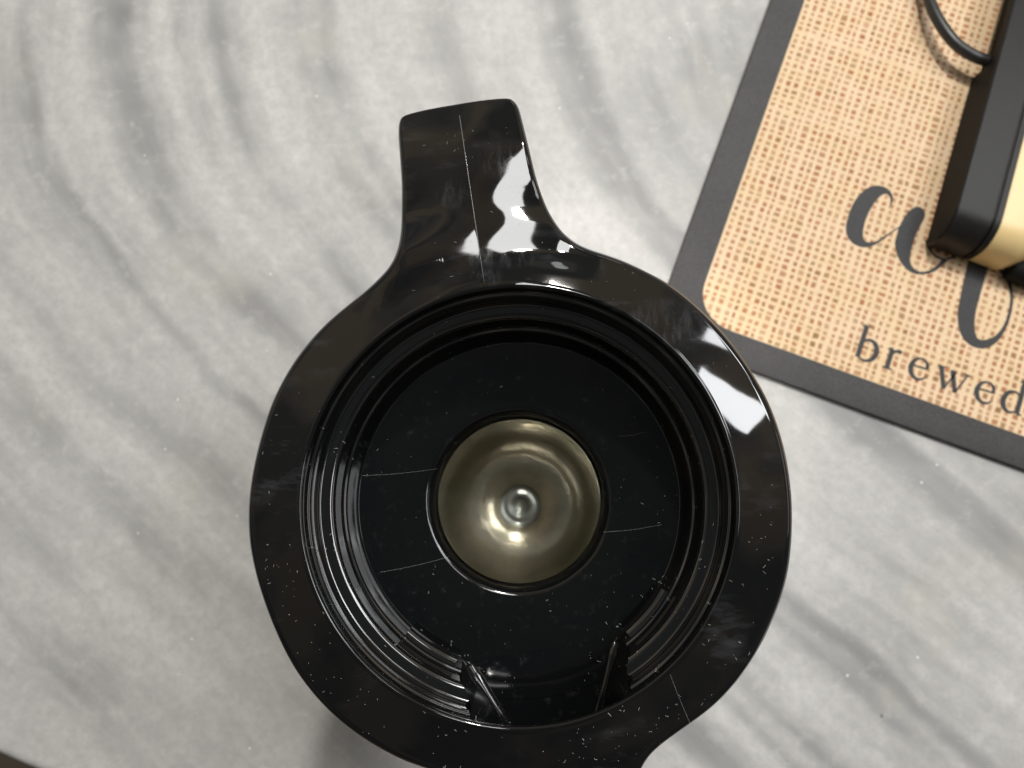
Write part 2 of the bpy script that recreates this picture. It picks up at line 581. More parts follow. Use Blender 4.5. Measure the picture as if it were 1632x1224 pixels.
e0, e1 = at(0, 1192, 0), at(75, 1224, 0)
ed = (e1 - e0).normalized()
en = Vector((ed.y, -ed.x, 0))              # outward
mid = (e0 + e1) / 2 + en * 0.0045
edge = []
for k in range(-12, 13):
    t = k * 0.05
    p = mid + ed * t - en * (0.35 * t * t)
    edge.append(Vector((p.x, p.y)))
edge = [p for p in edge]
cnt = edge + [Vector((1.0, -0.55)), Vector((1.0, 0.9)), Vector((-0.9, 0.9))]
ct = link('countertop', slab('countertop', cnt, 0.0, 0.03, 0.006), M_MA)
ct['kind'] = 'structure'

# ------------------------------------------------------------------ carafe
AX, AY = -0.0010, 0.0046                   # axis of the carafe on the marble
ZR = 0.220                                 # height of its rim
RI = 0.0558                                # inner radius of the rim
carafe = empty('thermal_carafe', (AX, AY, 0), 'glossy black open thermal carafe with thumb handle, seen from above on marble', 'carafe')

AXIS = Vector((0.156, -0.988))             # pour direction on the plane (image down)
SIDE = Vector((0.988, 0.156))


def uv(x, y):
    d = Vector((x - AX, y - AY))
    return d.dot(AXIS), d.dot(SIDE)        # u: towards the spout, v: sideways


SM0, SM1 = at(731, 177, ZR), at(772, 453, ZR)
SMD = (SM1 - SM0).normalized()


def wave_locus(r):
    tab = ((0.060, 0.006), (0.068, 0.008), (0.0738, 0.0128), (0.0815, 0.0070), (0.0905, 0.0140), (0.100, 0.022), (0.12, 0.026))
    for (ra, va), (rb, vb) in zip(tab[:-1], tab[1:]):
        if ra <= r <= rb:
            return va + (vb - va) * sstep(ra, rb, r)
    return tab[0][1] if r < 0.07 else tab[-1][1]


def top_z(x, y):
    u, v = uv(x, y)
    r = math.hypot(u, v)
    t = max(0.0, (r - RI)) / (0.0709 - RI)
    tc_ = min(t, 1.3)
    crown = -0.0151 * (0.185 * tc_ + 0.020 * tc_ * tc_)
    # thumb handle: two unequal slopes meeting on the mould line, the right one softly waved
    vh = (x - SM0.x) * -SMD.y + (y - SM0.y) * SMD.x
    wr = (1 if u < 0 else 0) * (1 - sstep(0.020, 0.034, abs(v))) * sstep(0.0605, 0.0690, r)
    k = r - 0.066
    zr_ = -0.0020 - 0.0896 * k + 0.5 * 1.9 * k * abs(k) - 4.0 * max(0.0, r - 0.090) ** 2
    grow = sstep(0.060, 0.084, r)
    if vh > 0:
        vl = wave_locus(r)
        side_ = -(0.05 * vh + 3.0 * ((vh - vl) ** 2 - vl ** 2))
        side_ = side_ * grow - 0.066 * vh * (1 - grow)
    else:
        gl = sstep(0.072, 0.086, r)
        side_ = -0.075 * vh * (1 - gl) + 0.075 * vh * gl
    handle = zr_ + side_
    # pour lip dips gently
    ws = sstep(0.062, 0.082, r) * (1 if u > 0 else 0) * (1 - sstep(0.034, 0.05, abs(v)))
    lip = -0.0019 - 0.20 * max(0.0, r - 0.072)
    z = crown * (1 - wr) * (1 - ws) + handle * wr + lip * ws
    return ZR + z


contour_px = [(637, 193), (645, 185), (678, 176), (728, 167), (766, 161), (795, 158), (813, 158), (822, 164), (828, 176),
              (839, 220), (854, 282), (864, 312), (875, 337), (893, 363), (915, 382), (938, 394), (967, 404), (995, 414), (1031, 431), (1064, 449),
              (1095, 472), (1129, 503), (1163, 540), (1197, 587), (1225, 636), (1245, 688), (1259, 749), (1265, 815), (1262, 885),
              (1253, 934), (1237, 981), (1212, 1034), (1181, 1081), (1149, 1118), (1121, 1142), (1098, 1159), (1071, 1178), (1049, 1195),
              (1036, 1208), (1025, 1226), (1014, 1252), (1000, 1285), (978, 1312), (945, 1330), (905, 1336), (862, 1332), (824, 1318), (790, 1296), (760, 1270),
              (735, 1250), (705, 1236), (675, 1227), (640, 1214), (604, 1195), (565, 1170), (528, 1140), (492, 1101), (462, 1058),
              (436, 1005), (416, 952), (403, 906), (395, 860), (394, 804), (401, 749), (414, 694), (431, 642), (455, 594), (483, 553),
              (517, 515), (552, 485), (580, 463), (602, 443), (619, 424), (631, 400), (638, 370), (640, 330), (640, 290), (637, 243), (635, 210)]
ZC = ZR - 0.0022
raw = []
for x, y in contour_px:
    p = at(x, y, ZC)
    for it in range(3):
        p = at(x, y, top_z(p.x, p.y) - 0.0016)
    raw.append(Vector((p.x, p.y)))
fine = catmull(raw, 16)
# even resampling of the outline, then a light smoothing of hand-read points
L = [0.0]
for i in range(len(fine)):
    L.append(L[-1] + (fine[(i + 1) % len(fine)] - fine[i]).length)
NC = 720
cont = []
j = 0
for i in range(NC):
    s = L[-1] * i / NC
    while L[j + 1] < s:
        j += 1
    t = (s - L[j]) / (L[j + 1] - L[j])
    cont.append(fine[j].lerp(fine[(j + 1) % len(fine)], t))
for it in range(10):
    sm = []
    for i in range(NC):
        u_, v_ = uv(cont[i].x, cont[i].y)
        wgt = 0.5 if u_ > -0.088 else 0.06
        sm.append(cont[i].lerp((cont[i - 1] + cont[(i + 1) % NC]) / 2, wgt))
    cont = sm
FIL = 0.0032
cn = []
for i in range(NC):
    t = (cont[(i + 1) % NC] - cont[i - 1]).normalized()
    n_ = Vector((t.y, -t.x))
    if n_.dot(Vector((AX, AY)) - cont[i]) < 0 and True:
        n_ = -n_ if abs(n_.dot((Vector((AX, AY)) - cont[i]).normalized())) > 0.3 else n_
    cn.append(n_)
# contour runs clockwise seen from above: its inward side is on the right
area2 = sum(cont[i].x * cont[(i + 1) % NC].y - cont[(i + 1) % NC].x * cont[i].y for i in range(NC))
for i in range(NC):
    t = (cont[(i + 1) % NC] - cont[i - 1]).normalized()
    cn[i] = Vector((t.y, -t.x)) if area2 < 0 else Vector((-t.y, t.x))


NRAD = 34
verts, faces, tagf = [], [], []
rows = []


def polar(p):
    d = p - Vector((AX, AY)); return d.normalized()


FA = []
for i in range(NC):
    u_, v_ = uv(cont[i].x, cont[i].y)
    FA.append(0.0032 - 0.0014 * (sstep(0.073, 0.086, math.hypot(u_, v_)) if u_ < 0 else 0))
cont = [cont[i] - cn[i] * FA[i] * 0.14 for i in range(NC)]
pin = [cont[i] + cn[i] * FA[i] for i in range(NC)]


def in_gap(p):
    u, v = uv(p.x, p.y)
    return u > 0 and abs(v) < (0.0217 - 0.45 * (0.056 - 0.044)) * u / 0.056 * 1.25
ring_specs = []
# inner wall and lip
for z_, rr, zg in ((-0.0345, RI + 0.0008, -0.0045), (-0.006, RI + 0.0004, -0.0030)):
    rows.append([(AX + polar(p).x * rr, AY + polar(p).y * rr, ZR + (zg if in_gap(p) else z_)) for p in pin])
for k in range(5):
    th = math.pi / 2 * k / 4
    rr = RI + 0.0009 * (1 - math.cos(th)); dz = -0.0009 * (1 - math.sin(th))
    rows.append([(AX + polar(p).x * rr, AY + polar(p).y * rr, ZR + dz) for p in pin])
r_start = RI + 0.0009
for k in range(1, NRAD + 1):
    t = k / NRAD
    row = []
    for p in pin:
        d = polar(p)
        a = Vector((AX + d.x * r_start, AY + d.y * r_start))
        q = a.lerp(p, t)
        row.append((q.x, q.y, top_z(q.x, q.y)))
    rows.append(row)
ztop = [v[2] for v in rows[-1]]
for k in range(1, 11):
    th = math.pi / 2 * k / 10
    rows.append([(cont[i].x + cn[i].x * FA[i] * (1 - math.sin(th)), cont[i].y + cn[i].y * FA[i] * (1 - math.sin(th)), ztop[i] - FA[i] * 2.2 * (1 - math.cos(th))) for i in range(NC)])
SK = []
for i in range(NC):
    u_, v_ = uv(cont[i].x, cont[i].y)
    SK.append(0.0395 - 0.0245 * (sstep(0.074, 0.084, math.hypot(u_, v_)) if u_ < 0 else 0))
for fr_, ins in ((0.6, 0.0003), (0.96, 0.0012), (1.0, 0.0026)):
    rows.append([(cont[i].x + cn[i].x * ins, cont[i].y + cn[i].y * ins, ztop[i] - SK[i] * fr_) for i in range(NC)])
rows.append([(AX + polar(cont[i]).x * 0.0565, AY + polar(cont[i]).y * 0.0565, ztop[i] - SK[i]) for i in range(NC)])
for row in rows:
    verts += row
NR = len(rows)


def region(i):
    u, v = uv(cont[i].x, cont[i].y)
    if u < 0 and math.hypot(u, v) > 0.0745 and abs(v) < 0.034:
        return 'handle'
    if u > 0 and math.hypot(u, v) > 0.0745 and abs(v) < 0.040:
        return 'spout'
    return 'collar'


reg = [region(i) for i in range(NC)]
for k in range(NR - 1):
    for i in range(NC):
        jx = (i + 1) % NC
        f_ = (k * NC + i, k * NC + jx, (k + 1) * NC + jx, (k + 1) * NC + i)
        if area2 > 0:
            f_ = f_[::-1]
        cxm = sum(verts[q][0] for q in f_) / 4; cym = sum(verts[q][1] for q in f_) / 4
        u, v = uv(cxm, cym)
        rr = math.hypot(u, v)
        tg = 'collar'
        if rr > 0.0722:
            if u < -0.03 and abs(v) < 0.040 and reg[i] == 'handle':
                tg = 'handle'
            elif u > 0.03 and abs(v) < 0.045 and reg[i] == 'spout':
                tg = 'spout'
        faces.append(f_); tagf.append(tg)
whole = mesh('whole', verts, faces)
flip = whole.polygons[(8 + 10) * NC].normal.z < 0
vn = [Vector(v.normal) * (-1 if flip else 1) for v in whole.vertices]
shell_parts = {}
for tg in ('collar', 'handle', 'spout'):
    idx, vv, ff, nn = {}, [], [], []
    for f_, t_ in zip(faces, tagf):
        if t_ != tg:
            continue
        g = []
        for q in (f_[::-1] if flip else f_):
            if q not in idx:
                idx[q] = len(vv); vv.append(verts[q]); nn.append(vn[q])
            g.append(idx[q])
        ff.append(tuple(g))
    me = mesh(tg, vv, ff)
    me.normals_split_custom_set_from_vertices([tuple(n) for n in nn])
    shell_parts[tg] = link(tg, me, M_PL, carafe)
bpy.data.meshes.remove(whole)

# funnel floor and neck lip
ZF = ZR - 0.035
prof = round_profile([(RI + 0.0012, ZF + 0.0004), (0.0500, ZF), (0.0276, ZF - 0.0009), (0.0260, ZF - 0.0030), (0.0254, ZF - 0.010)], [0, 0.002, 0.0011, 0.0010, 0], 6)
link('funnel_floor', lathe('funnel_floor', prof, AX, AY, 200), M_PI, carafe)
# silvered flask inside
ZN = ZF - 0.0062
lin = [(0.0252, ZN), (0.0257, ZN - 0.003), (0.0276, ZN - 0.010), (0.0315, ZN - 0.020), (0.0375, ZN - 0.032), (0.0440, ZN - 0.045), (0.0485, ZN - 0.060), (0.0500, ZN - 0.080),
       (0.0500, 0.050), (0.0490, 0.040), (0.0450, 0.028), (0.0380, 0.019), (0.0300, 0.0140), (0.0220, 0.0125), (0.0150, 0.0130), (0.0110, 0.0145)]
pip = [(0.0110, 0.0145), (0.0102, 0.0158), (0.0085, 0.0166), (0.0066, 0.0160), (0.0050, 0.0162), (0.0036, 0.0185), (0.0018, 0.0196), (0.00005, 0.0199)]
pl_ = catmull([Vector(p) for p in lin], 4, False)
link('flask_liner', lathe('flask_liner', [(max(p.x, 0.00003), p.y) for p in pl_], AX, AY, 160), M_LI, carafe)

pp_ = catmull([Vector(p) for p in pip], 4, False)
link('reflection_pip', lathe('reflection_pip', [(max(p.x, 0.00003), p.y) for p in pp_], AX, AY, 96), mat_liner('reflection_tinted_glass', (0.60, 0.66, 0.70), (0.42, 0.47, 0.50)), carafe)  # bluish reflection at the flask bottom is put into the pip's colour

# steel jacket and foot below the collar
jk = [(0.052, ZR - 0.0397), (0.0572, ZR - 0.0397), (0.0580, ZR - 0.0405)]
jr, jz = 0.058, 0.178
for q in range(41):
    jk.append((jr, jz))
    qd = max(0.150 - jz, 0.0)
    jr += (0.013 + 1.85 * qd + 5.0 * qd * qd) * 0.166 / 40
    jz -= 0.166 / 40
link('steel_jacket', lathe('steel_jacket', jk, AX, AY, 160), M_ST, carafe)
link('foot', lathe('foot', [(0.0820, 0.0122), (0.0835, 0.010), (0.0835, 0.002), (0.0815, 0.0), (0.001, 0.0)], AX, AY, 120), M_PL, carafe)

# threaded ring with a gap towards the spout
PXR = lambda px, dz: px * (CAM_H - ZR - dz) / FPX
ringp = [(0.0562, -.0012), (0.0559, -.0046), (0.0550, -.0052), (0.0550, -.0076), (0.0558, -.0084), (0.0557, -.0138), (0.0551, -.0150), (0.0512, -.0153),
         (0.0508, -.0240), (0.0497, -.0248), (0.0492, -.0318), (0.0489, -.0351), (0.0462, -.0357)]
ringr = round_profile(ringp, [0, .0010, .0008, .0008, .0009, .0012, .0014, .0017, .0014, .0016, .0006, .0018, 0], 7)
phi0 = math.atan2(AXIS.y, AXIS.x)
rv, rf = [], []
NS = 240
nP = len(ringr)


def gap_half(r):
    # half-width of the gap at ring height, narrowing outwards
    v = 0.0239 - 0.47 * (r - 0.0482)
    return math.asin(max(-1, min(1, v / r)))


def foot_v(u):
    return 0.0217 - 0.45 * (u - 0.044)


def gap_foot(r):
    u = r
    for it in range(8):
        u = math.sqrt(max(1e-9, r * r - foot_v(u) ** 2))
    return math.atan2(foot_v(u), u)


for s in range(NS + 1):
    for (r, dz) in ringr:
        a0 = gap_half(r); a = phi0 + a0 + (2 * math.pi - 2 * a0) * s / NS
        rv.append((AX + r * math.cos(a), AY + r * math.sin(a), ZR + dz))
for s in range(NS):
    for k in range(nP - 1):
        rf.append((s * nP + k, s * nP + k + 1, (s + 1) * nP + k + 1, (s + 1) * nP + k))
me = mesh('thread_ring', rv, rf)
sharp(me, 60)
ring = link('thread_ring', me, M_TH, carafe)


def plan(u, v, z):
    return Vector((AX + AXIS.x * u + SIDE.x * v, AY + AXIS.y * u + SIDE.y * v, z))


# floor of the pour channel, running on under the rim, and its end wall
cv, cf = [], []
for k in range(17):
    u = 0.044 + (0.0715 - 0.044) * k / 16
    hw_ = max(foot_v(u), 0.0085) + 0.0005
    for q in range(9):
        cv.append(plan(u, hw_ * (q - 4) / 4, ZF + 0.0001 + 0.0002 * k / 16))
for k in range(16):
    for q in range(8):
        cf.append((k * 9 + q, (k + 1) * 9 + q, (k + 1) * 9 + q + 1, k * 9 + q + 1))
me = mesh('pour_channel', cv, cf); sharp(me, 40)
link('pour_channel', me, M_PI, carafe)
# sloping cheeks of the gap
for sgn in (1, -1):
    cv, cf = [], []
    tops = []
    for (r, dz) in ((0.0490, -0.0349), (0.0493, -0.0300), (0.0498, -0.0240), (0.0510, -0.0160), (0.0535, -0.0148), (0.0552, -0.0095), (0.0560, -0.0030)):
        a = gap_half(r)
        tops.append(Vector((r * math.cos(a), r * math.sin(a), ZR + dz)))
    tops += [Vector((0.0605, 0.0176, ZR - 0.0032)), Vector((0.0680, 0.0140, ZR - 0.0045))]
    tops = [tuple(p) for p in catmull(tops, 5, False)]
    nt = len(tops)
    for k, (u, v, z) in enumerate(tops):
        uf = 0.0440 + (0.0710 - 0.0440) * (k / (nt - 1)) ** 1.0
        top = plan(u, sgn * v, z)
        bot = plan(uf, sgn * max(foot_v(uf), 0.0085), ZF + 0.0004)
        for q in range(9):
            t = q / 8
            p = top.lerp(bot, t ** 0.9)
            cv.append(p)
    for k in range(nt - 1):
        for q in range(8):
            cf.append((k * 9 + q, k * 9 + q + 1, (k + 1) * 9 + q + 1, (k + 1) * 9 + q))
    link('gap_cheek', mesh('gap_cheek', cv, cf), M_TH, carafe)
    # rounded bead along the foot of the cheek
    pv, pf = [], []
    pts = []
    for k in range(22):
        u = 0.0440 + 0.0270 * k / 21
        pts.append(plan(u, sgn * (max(foot_v(u), 0.0085) - 0.0001 + 0.0004 * math.sin(k / 21 * 3.1)), ZF + 0.0001))
    tube_into(pv, pf, pts, [0.0015 * sstep(-1.5, 4.0, k) for k in range(22)], 24)
    link('gap_bead', mesh('gap_bead', pv, pf), M_TH, carafe)
    # bayonet lug at the foot of the ring
    lv, lf = [], []
    lp = [(0.0500, -0.0250), (0.0484, -0.0253), (0.0474, -0.0262), (0.0470, -0.0300), (0.0490, -0.0312)]
    lp = round_profile(lp, 0.0004, 3)
    for s in range(25):
        for (r, dz) in lp:
            a = phi0 + sgn * (gap_half(0.049) + R(1.5) + R(19) * s / 24)
            lv.append((AX + r * math.cos(a), AY + r * math.sin(a), ZR + dz))
    nl = len(lp)
    for s in range(24):
        for k in range(nl - 1):
            lf.append((s * nl + k, s * nl + k + 1, (s + 1) * nl + k + 1, (s + 1) * nl + k))
    lf.append(tuple(range(nl))); lf.append(tuple(24 * nl + k for k in range(nl)))
    me = mesh('bayonet_lug', lv, lf); sharp(me, 60)
    link('bayonet_lug', me, M_TH, carafe)

# mould line along the handle
sv, sf = [], []
s0, s1 = at(731, 177, ZR), at(772, 453, ZR)
pts = []
for k in range(40):
    t = -0.035 + 1.035 * k / 39
    p = s0.lerp(s1, t)
    p.z = top_z(p.x, p.y) + 0.00007
    pts.append(p)
tube_into(sv, sf, pts, [0.00014] * 30 + [0.00014 * (1 - 0.09 * k) for k in range(10)], 6)
link('mould_line', mesh('mould_line', sv, sf), M_SEAM, shell_parts['handle'])

# grip: runs from the thumb rest down the back of the carafe
gv, gf = [], []
gc = []
tip = at(735, 205, ZR)
tdir = Vector((tip.x - AX, tip.y - AY, 0)).normalized()
tside = Vector((-tdir.y, tdir.x, 0))
path = [(0.088, ZR - 0.013), (0.0905, ZR - 0.030), (0.093, 0.15), (0.094, 0.10), (0.091, 0.060), (0.084, 0.044), (0.070, 0.040)]
path = catmull([Vector(p) for p in path], 5, False)
for k, p in enumerate(path):
    t2 = (path[min(k + 1, len(path) - 1)] - path[max(k - 1, 0)]).normalized()
    nrm2 = Vector((-t2.y, t2.x))
    hw, ht = 0.0128, 0.0075
    for q in range(16):
        a = 2 * math.pi * q / 16
        cs, sn = math.cos(a), math.sin(a)
        ex = math.copysign(abs(cs) ** 0.6, cs) * hw; ey = math.copysign(abs(sn) ** 0.6, sn) * ht
        rr = p.x + nrm2.x * ey; zz = p.y + nrm2.y * ey
        gv.append(Vector((AX, AY, 0)) + tdir * rr + tside * ex + Vector((0, 0, zz)))
for k in range(len(path) - 1):
    for q in range(16):
        l_ = (q + 1) % 16
        gf.append((k * 16 + q, k * 16 + l_, (k + 1) * 16 + l_, (k + 1) * 16 + q))
gf.append(tuple(range(16))); gf.append(tuple((len(path) - 1) * 16 + q for q in range(16)))
link('grip', mesh('grip', gv, gf), M_PL, carafe)

# lint, dust and hairs lying on the black plastic
dv, df = [], []


def ring_z(r):
    for (ra, za), (rb, zb) in zip(ringr[:-1], ringr[1:]):
        lo, hi = min(ra, rb), max(ra, rb)
        if lo <= r <= hi and hi > lo:
            t = (r - ra) / (rb - ra)
            return ZR + za + (zb - za) * t
    return None


def surf_z(x, y):
    u, v = uv(x, y); r = math.hypot(u, v)
    if r > RI + 0.0006:
        return top_z(x, y)
    ang = abs(math.atan2(v, u))
    if r > 0.0484:
        if ang > gap_half(r):
            return ring_z(r)
        if ang > gap_foot(max(r, 0.047)) * 0.97:
            return None
        return ZF + 0.0007
    if r > 0.0278:
        return ZF - 0.0009 * (0.050 - r) / 0.0224 + 0.0001
    return None


def inside(x, y, margin=0.0025):
    # inside the collar outline
    c = False
    p = Vector((x, y))
    for i in range(0, NC, 3):
        a, b_ = cont[i], cont[(i + 3) % NC]
        if (a.y > y) != (b_.y > y) and x < (b_.x - a.x) * (y - a.y) / (b_.y - a.y) + a.x:
            c = not c
    if not c:
        return False
    return min((cont[i] - p).length for i in range(0, NC, 6)) > margin


def fibre(x, y, length, rad, curl):
    a = random.uniform(0, 2 * math.pi)
    pts = []
    cx_, cy_ = x, y
    n = 5 if length > 0.0006 else 3
    for k in range(n):
        z = surf_z(cx_, cy_)
        if z is None:
            break
        pts.append(Vector((cx_, cy_, z + rad * 0.9 + random.uniform(0, rad))))
        cx_ += math.cos(a) * length / n; cy_ += math.sin(a) * length / n
        a += curl * random.uniform(0.4, 1.0)
    if len(pts) >= 2 and max(p.z for p in pts) - min(p.z for p in pts) < 0.0012:
        tube_into(dv, df, pts, rad, 4)


made = 0
while made < 330:
    x = AX + random.uniform(-0.074, 0.074); y = AY + random.uniform(-0.078, 0.105)
    u, v = uv(x, y); r = math.hypot(u, v)
    if r < 0.0290 or surf_z(x, y) is None:
        continue
    if r > RI and not inside(x, y):
        continue
    # dust gathers towards the spout side and in the thread
    keep = 0.16 + 0.75 * sstep(-0.01, 0.07, u)
    if r < RI - 0.001:
        keep = 0.34 if r > ringr[-1][0] else 0.16
    if noise.noise(Vector((x * 90, y * 90, 2.0))) > 0.1:
        keep *= 2.0
    else:
        keep *= 0.28
    if random.random() > keep:
        continue
    if random.random() < 0.72:
        fibre(x, y, random.uniform(0.00012, 0.00030), random.uniform(0.00003, 0.00007), 0.3)
    else:
        fibre(x, y, random.uniform(0.0005, 0.0013), random.uniform(0.000025, 0.000045), random.uniform(-1.1, 1.1))
    made += 1
# longer hairs seen lying on the funnel and the rim
for a_, b_, rad in tuple((q_[0], q_[1], q_[2] * 0.62) for q_ in (((577, 758), (697, 747), 3e-5), ((606, 912), (716, 887), 3e-5), ((962, 848), (1055, 836), 3e-5), ((985, 695), (1030, 688), 3e-5),
                    ((1068, 1075), (1100, 1153), 3e-5), ((527, 717), (552, 716), 3e-5), ((556, 965), (580, 958), 3e-5))):
    pts = []
    for k in range(14):
        t = k / 13
        px = a_[0] + (b_[0] - a_[0]) * t; py = a_[1] + (b_[1] - a_[1]) * t + 2.0 * math.sin(t * 3.1)
        z = ZF
        for it in range(4):
            p = at(px, py, z); z2 = surf_z(p.x, p.y)
            if z2 is None:
                break
            z = z2
        p = at(px, py, z); p.z += rad
        pts.append(p)
    tube_into(dv, df, pts, rad, 4)
# tangled lint at the ends of the thread
for (cxp, cyp, n_) in ((652, 1010, 5), (738, 1052, 5), (1058, 942, 9), (990, 1012, 8), (968, 1090, 9), (1118, 900, 5), (920, 1160, 4), (540, 712, 6), (530, 860, 5), (1150, 1010, 4)):
    for k in range(n_):
        p = at(cxp + random.gauss(0, 12), cyp + random.gauss(0, 18), ZR - 0.020)
        fibre(p.x, p.y, random.uniform(0.0004, 0.0014), random.uniform(0.00003, 0.00006), random.uniform(-1.2, 1.2))
dust = link('lint', mesh('lint', dv, df, False), M_LINT, carafe)
dust['kind'] = 'stuff'

# ------------------------------------------------------------------ mat
ZM = 0.0030
mo0, mo1 = at(1228, 0, ZM), at(1071, 435, ZM)
mb0, mb1 = at(1250, 610, ZM), at(1632, 749, ZM)
eb = (mb1 - mb0).normalized()
ea = Vector((-eb.y, eb.x, 0))
# corner of the outer border
tt = (mo1 - mb0).dot(eb)
corner = mb0 + eb * tt
MW, MH = 0.46, 0.33


def rrect(x0, y0, x1, y1, rad, n=10):
    out = []
    for cx_, cy_, a0 in ((x1 - rad, y1 - rad, 0), (x0 + rad, y1 - rad, 90), (x0 + rad, y0 + rad, 180), (x1 - rad, y0 + rad, 270)):
        for k in range(n + 1):
            a = R(a0 + 90 * k / n)
            out.append(Vector((cx_ + rad * math.cos(a), cy_ + rad * math.sin(a))))
    return out


mat_root = empty('coffee_mat', (corner.x, corner.y, 0), 'burlap-print coffee mat with charcoal border and brewed lettering, under the cream appliance', 'mat')
mat_root.rotation_euler = (0, 0, math.atan2(eb.y, eb.x))


def mlink(name, me, mat, parent=mat_root):
    o = bpy.data.objects.new(name, me)
    me.materials.append(mat)
    C.objects.link(o)
    o.parent = parent
    return o


def mloc(px, py, z=ZM):
    p = at(px, py, z) - corner
    return Vector((p.dot(eb), p.dot(ea)))


mlink('border', slab('border', rrect(0, 0, MW, MH, 0.012), ZM, ZM - 0.0003, 0.0009), M_RU)
in_l = (mloc(1280, 0).x + mloc(1132, 435).x) / 2
in_b = (mloc(1200, 540).y * 0.3 + mloc(1492, 645).y * 0.7)
panel = rrect(in_l, in_b, MW - in_l, MH - in_b, 0.021)
pu, pv_ = 0.00455, 0.00400
M_BUR = mat_burlap(pu, pv_)
mlink('printed_panel', mesh('printed_panel', [(p.x, p.y, ZM + 0.00012) for p in panel], [tuple(range(len(panel)))], False), M_BUR)
ZI = ZM + 0.00024


def poly_letter(polys):
    """flat inked shapes, each a closed list of mat-plane points"""
    vv, ff = [], []
    for pts in polys:
        base = len(vv)
        vv += [(p.x, p.y, ZI + 0.00002 * len(ff and [1])) for p in pts]
        for t in tessellate_polygon([[Vector((p.x, p.y, 0)) for p in pts]]):
            a, b_, c = t
            A, B, Cc = pts[a], pts[b_], pts[c]
            if (B - A).cross(Cc - A) < 0:
                b_, c = c, b_
            ff.append((base + a, base + b_, base + c))
    me = mesh('letter', vv, ff, False)
    return mlink('letter', me, M_INK)


def smooth_poly(pxs, per=4):
    return catmull([mloc(*p, ZI) for p in pxs], per)


def cr1(pts):
    return [(1320 + x * 0.1912, 260 + y * 0.1912) for x, y in pts]


def cr3(pts):
    return [(1050 + x * 0.3566, 360 + y * 0.3566) for x, y in pts]


c_poly = cr1([(508, 380), (540, 310), (528, 250), (485, 207), (430, 188), (370, 190), (300, 225), (230, 300), (180, 400), (152, 500), (148, 560), (165, 620), (210, 670),
              (270, 698), (330, 700), (400, 675), (470, 628), (530, 580), (600, 535), (604, 522), (540, 560), (470, 605), (410, 645), (360, 658), (320, 655), (295, 630), (290, 580),
              (305, 500), (335, 420), (380, 340), (430, 280), (475, 256), (505, 270), (520, 310)])
poly_letter([smooth_poly(c_poly)])


def ribbon_poly(pts, hw):
    """closed outline of a stroke with per-point half widths"""
    n = len(pts)
    lft, rgt = [], []
    for i in range(n):
        t = (pts[min(i + 1, n - 1)] - pts[max(i - 1, 0)]).normalized()
        q = Vector((-t.y, t.x))
        lft.append(pts[i] + q * hw[i]); rgt.append(pts[i] - q * hw[i])
    return lft + rgt[::-1]


o_poly = cr1([(590, 535), (640, 440), (690, 385), (740, 362), (785, 378), (808, 420), (800, 460), (770, 520), (735, 590), (710, 660), (690, 740), (682, 800), (700, 860), (740, 895),
              (790, 905), (850, 888), (900, 855), (940, 812), (965, 800), (985, 822), (950, 852), (900, 895), (840, 920), (770, 928), (700, 915), (640, 870), (590, 800), (562, 720), (558, 650), (574, 590)])
loop_c = catmull([mloc(*p, ZI) for p in cr1([(812, 640), (830, 690), (870, 750), (930, 792), (990, 800), (1060, 770)])], 6, False)
poly_letter([smooth_poly(o_poly), ribbon_poly(loop_c, [0.0006] * len(loop_c))])
f_poly = cr3([(1420, 40), (1375, 190), (1345, 330), (1335, 400), (1345, 470), (1375, 520), (1420, 545), (1470, 545), (1520, 510), (1560, 440), (1583, 350), (1581, 280), (1560, 222),
              (1500, 170), (1495, 180), (1546, 226), (1566, 290), (1569, 350), (1548, 430), (1510, 485), (1465, 508), (1430, 505), (1415, 480), (1412, 430), (1420, 370), (1445, 280), (1470, 190), (1520, 40)])
poly_letter([smooth_poly(f_poly)])

# the word below: brewed
XH = 0.0121
base0 = mloc(1363, 569, ZI)
base1 = mloc(1560, 643, ZI)
basey = base0.y


def glyph(strokes, x, track=1.0):
    polys = []
    for pts, hws in strokes:
        c2 = catmull([Vector(p) for p in pts], 6, False) if len(pts) > 2 else [Vector(pts[0]), Vector(pts[1])]
        m = len(c2)
        hw = []
        for i in range(m):
            t = i / (m - 1) * (len(hws) - 1)
            k = min(int(t), len(hws) - 2)
            hw.append((hws[k] + (hws[k + 1] - hws[k]) * (t - k)) * XH * 1.22 + 0.00008)
        polys.append(ribbon_poly([Vector((x + p.x * XH, basey + p.y * XH)) for p in c2], hw))
    return poly_letter(polys)


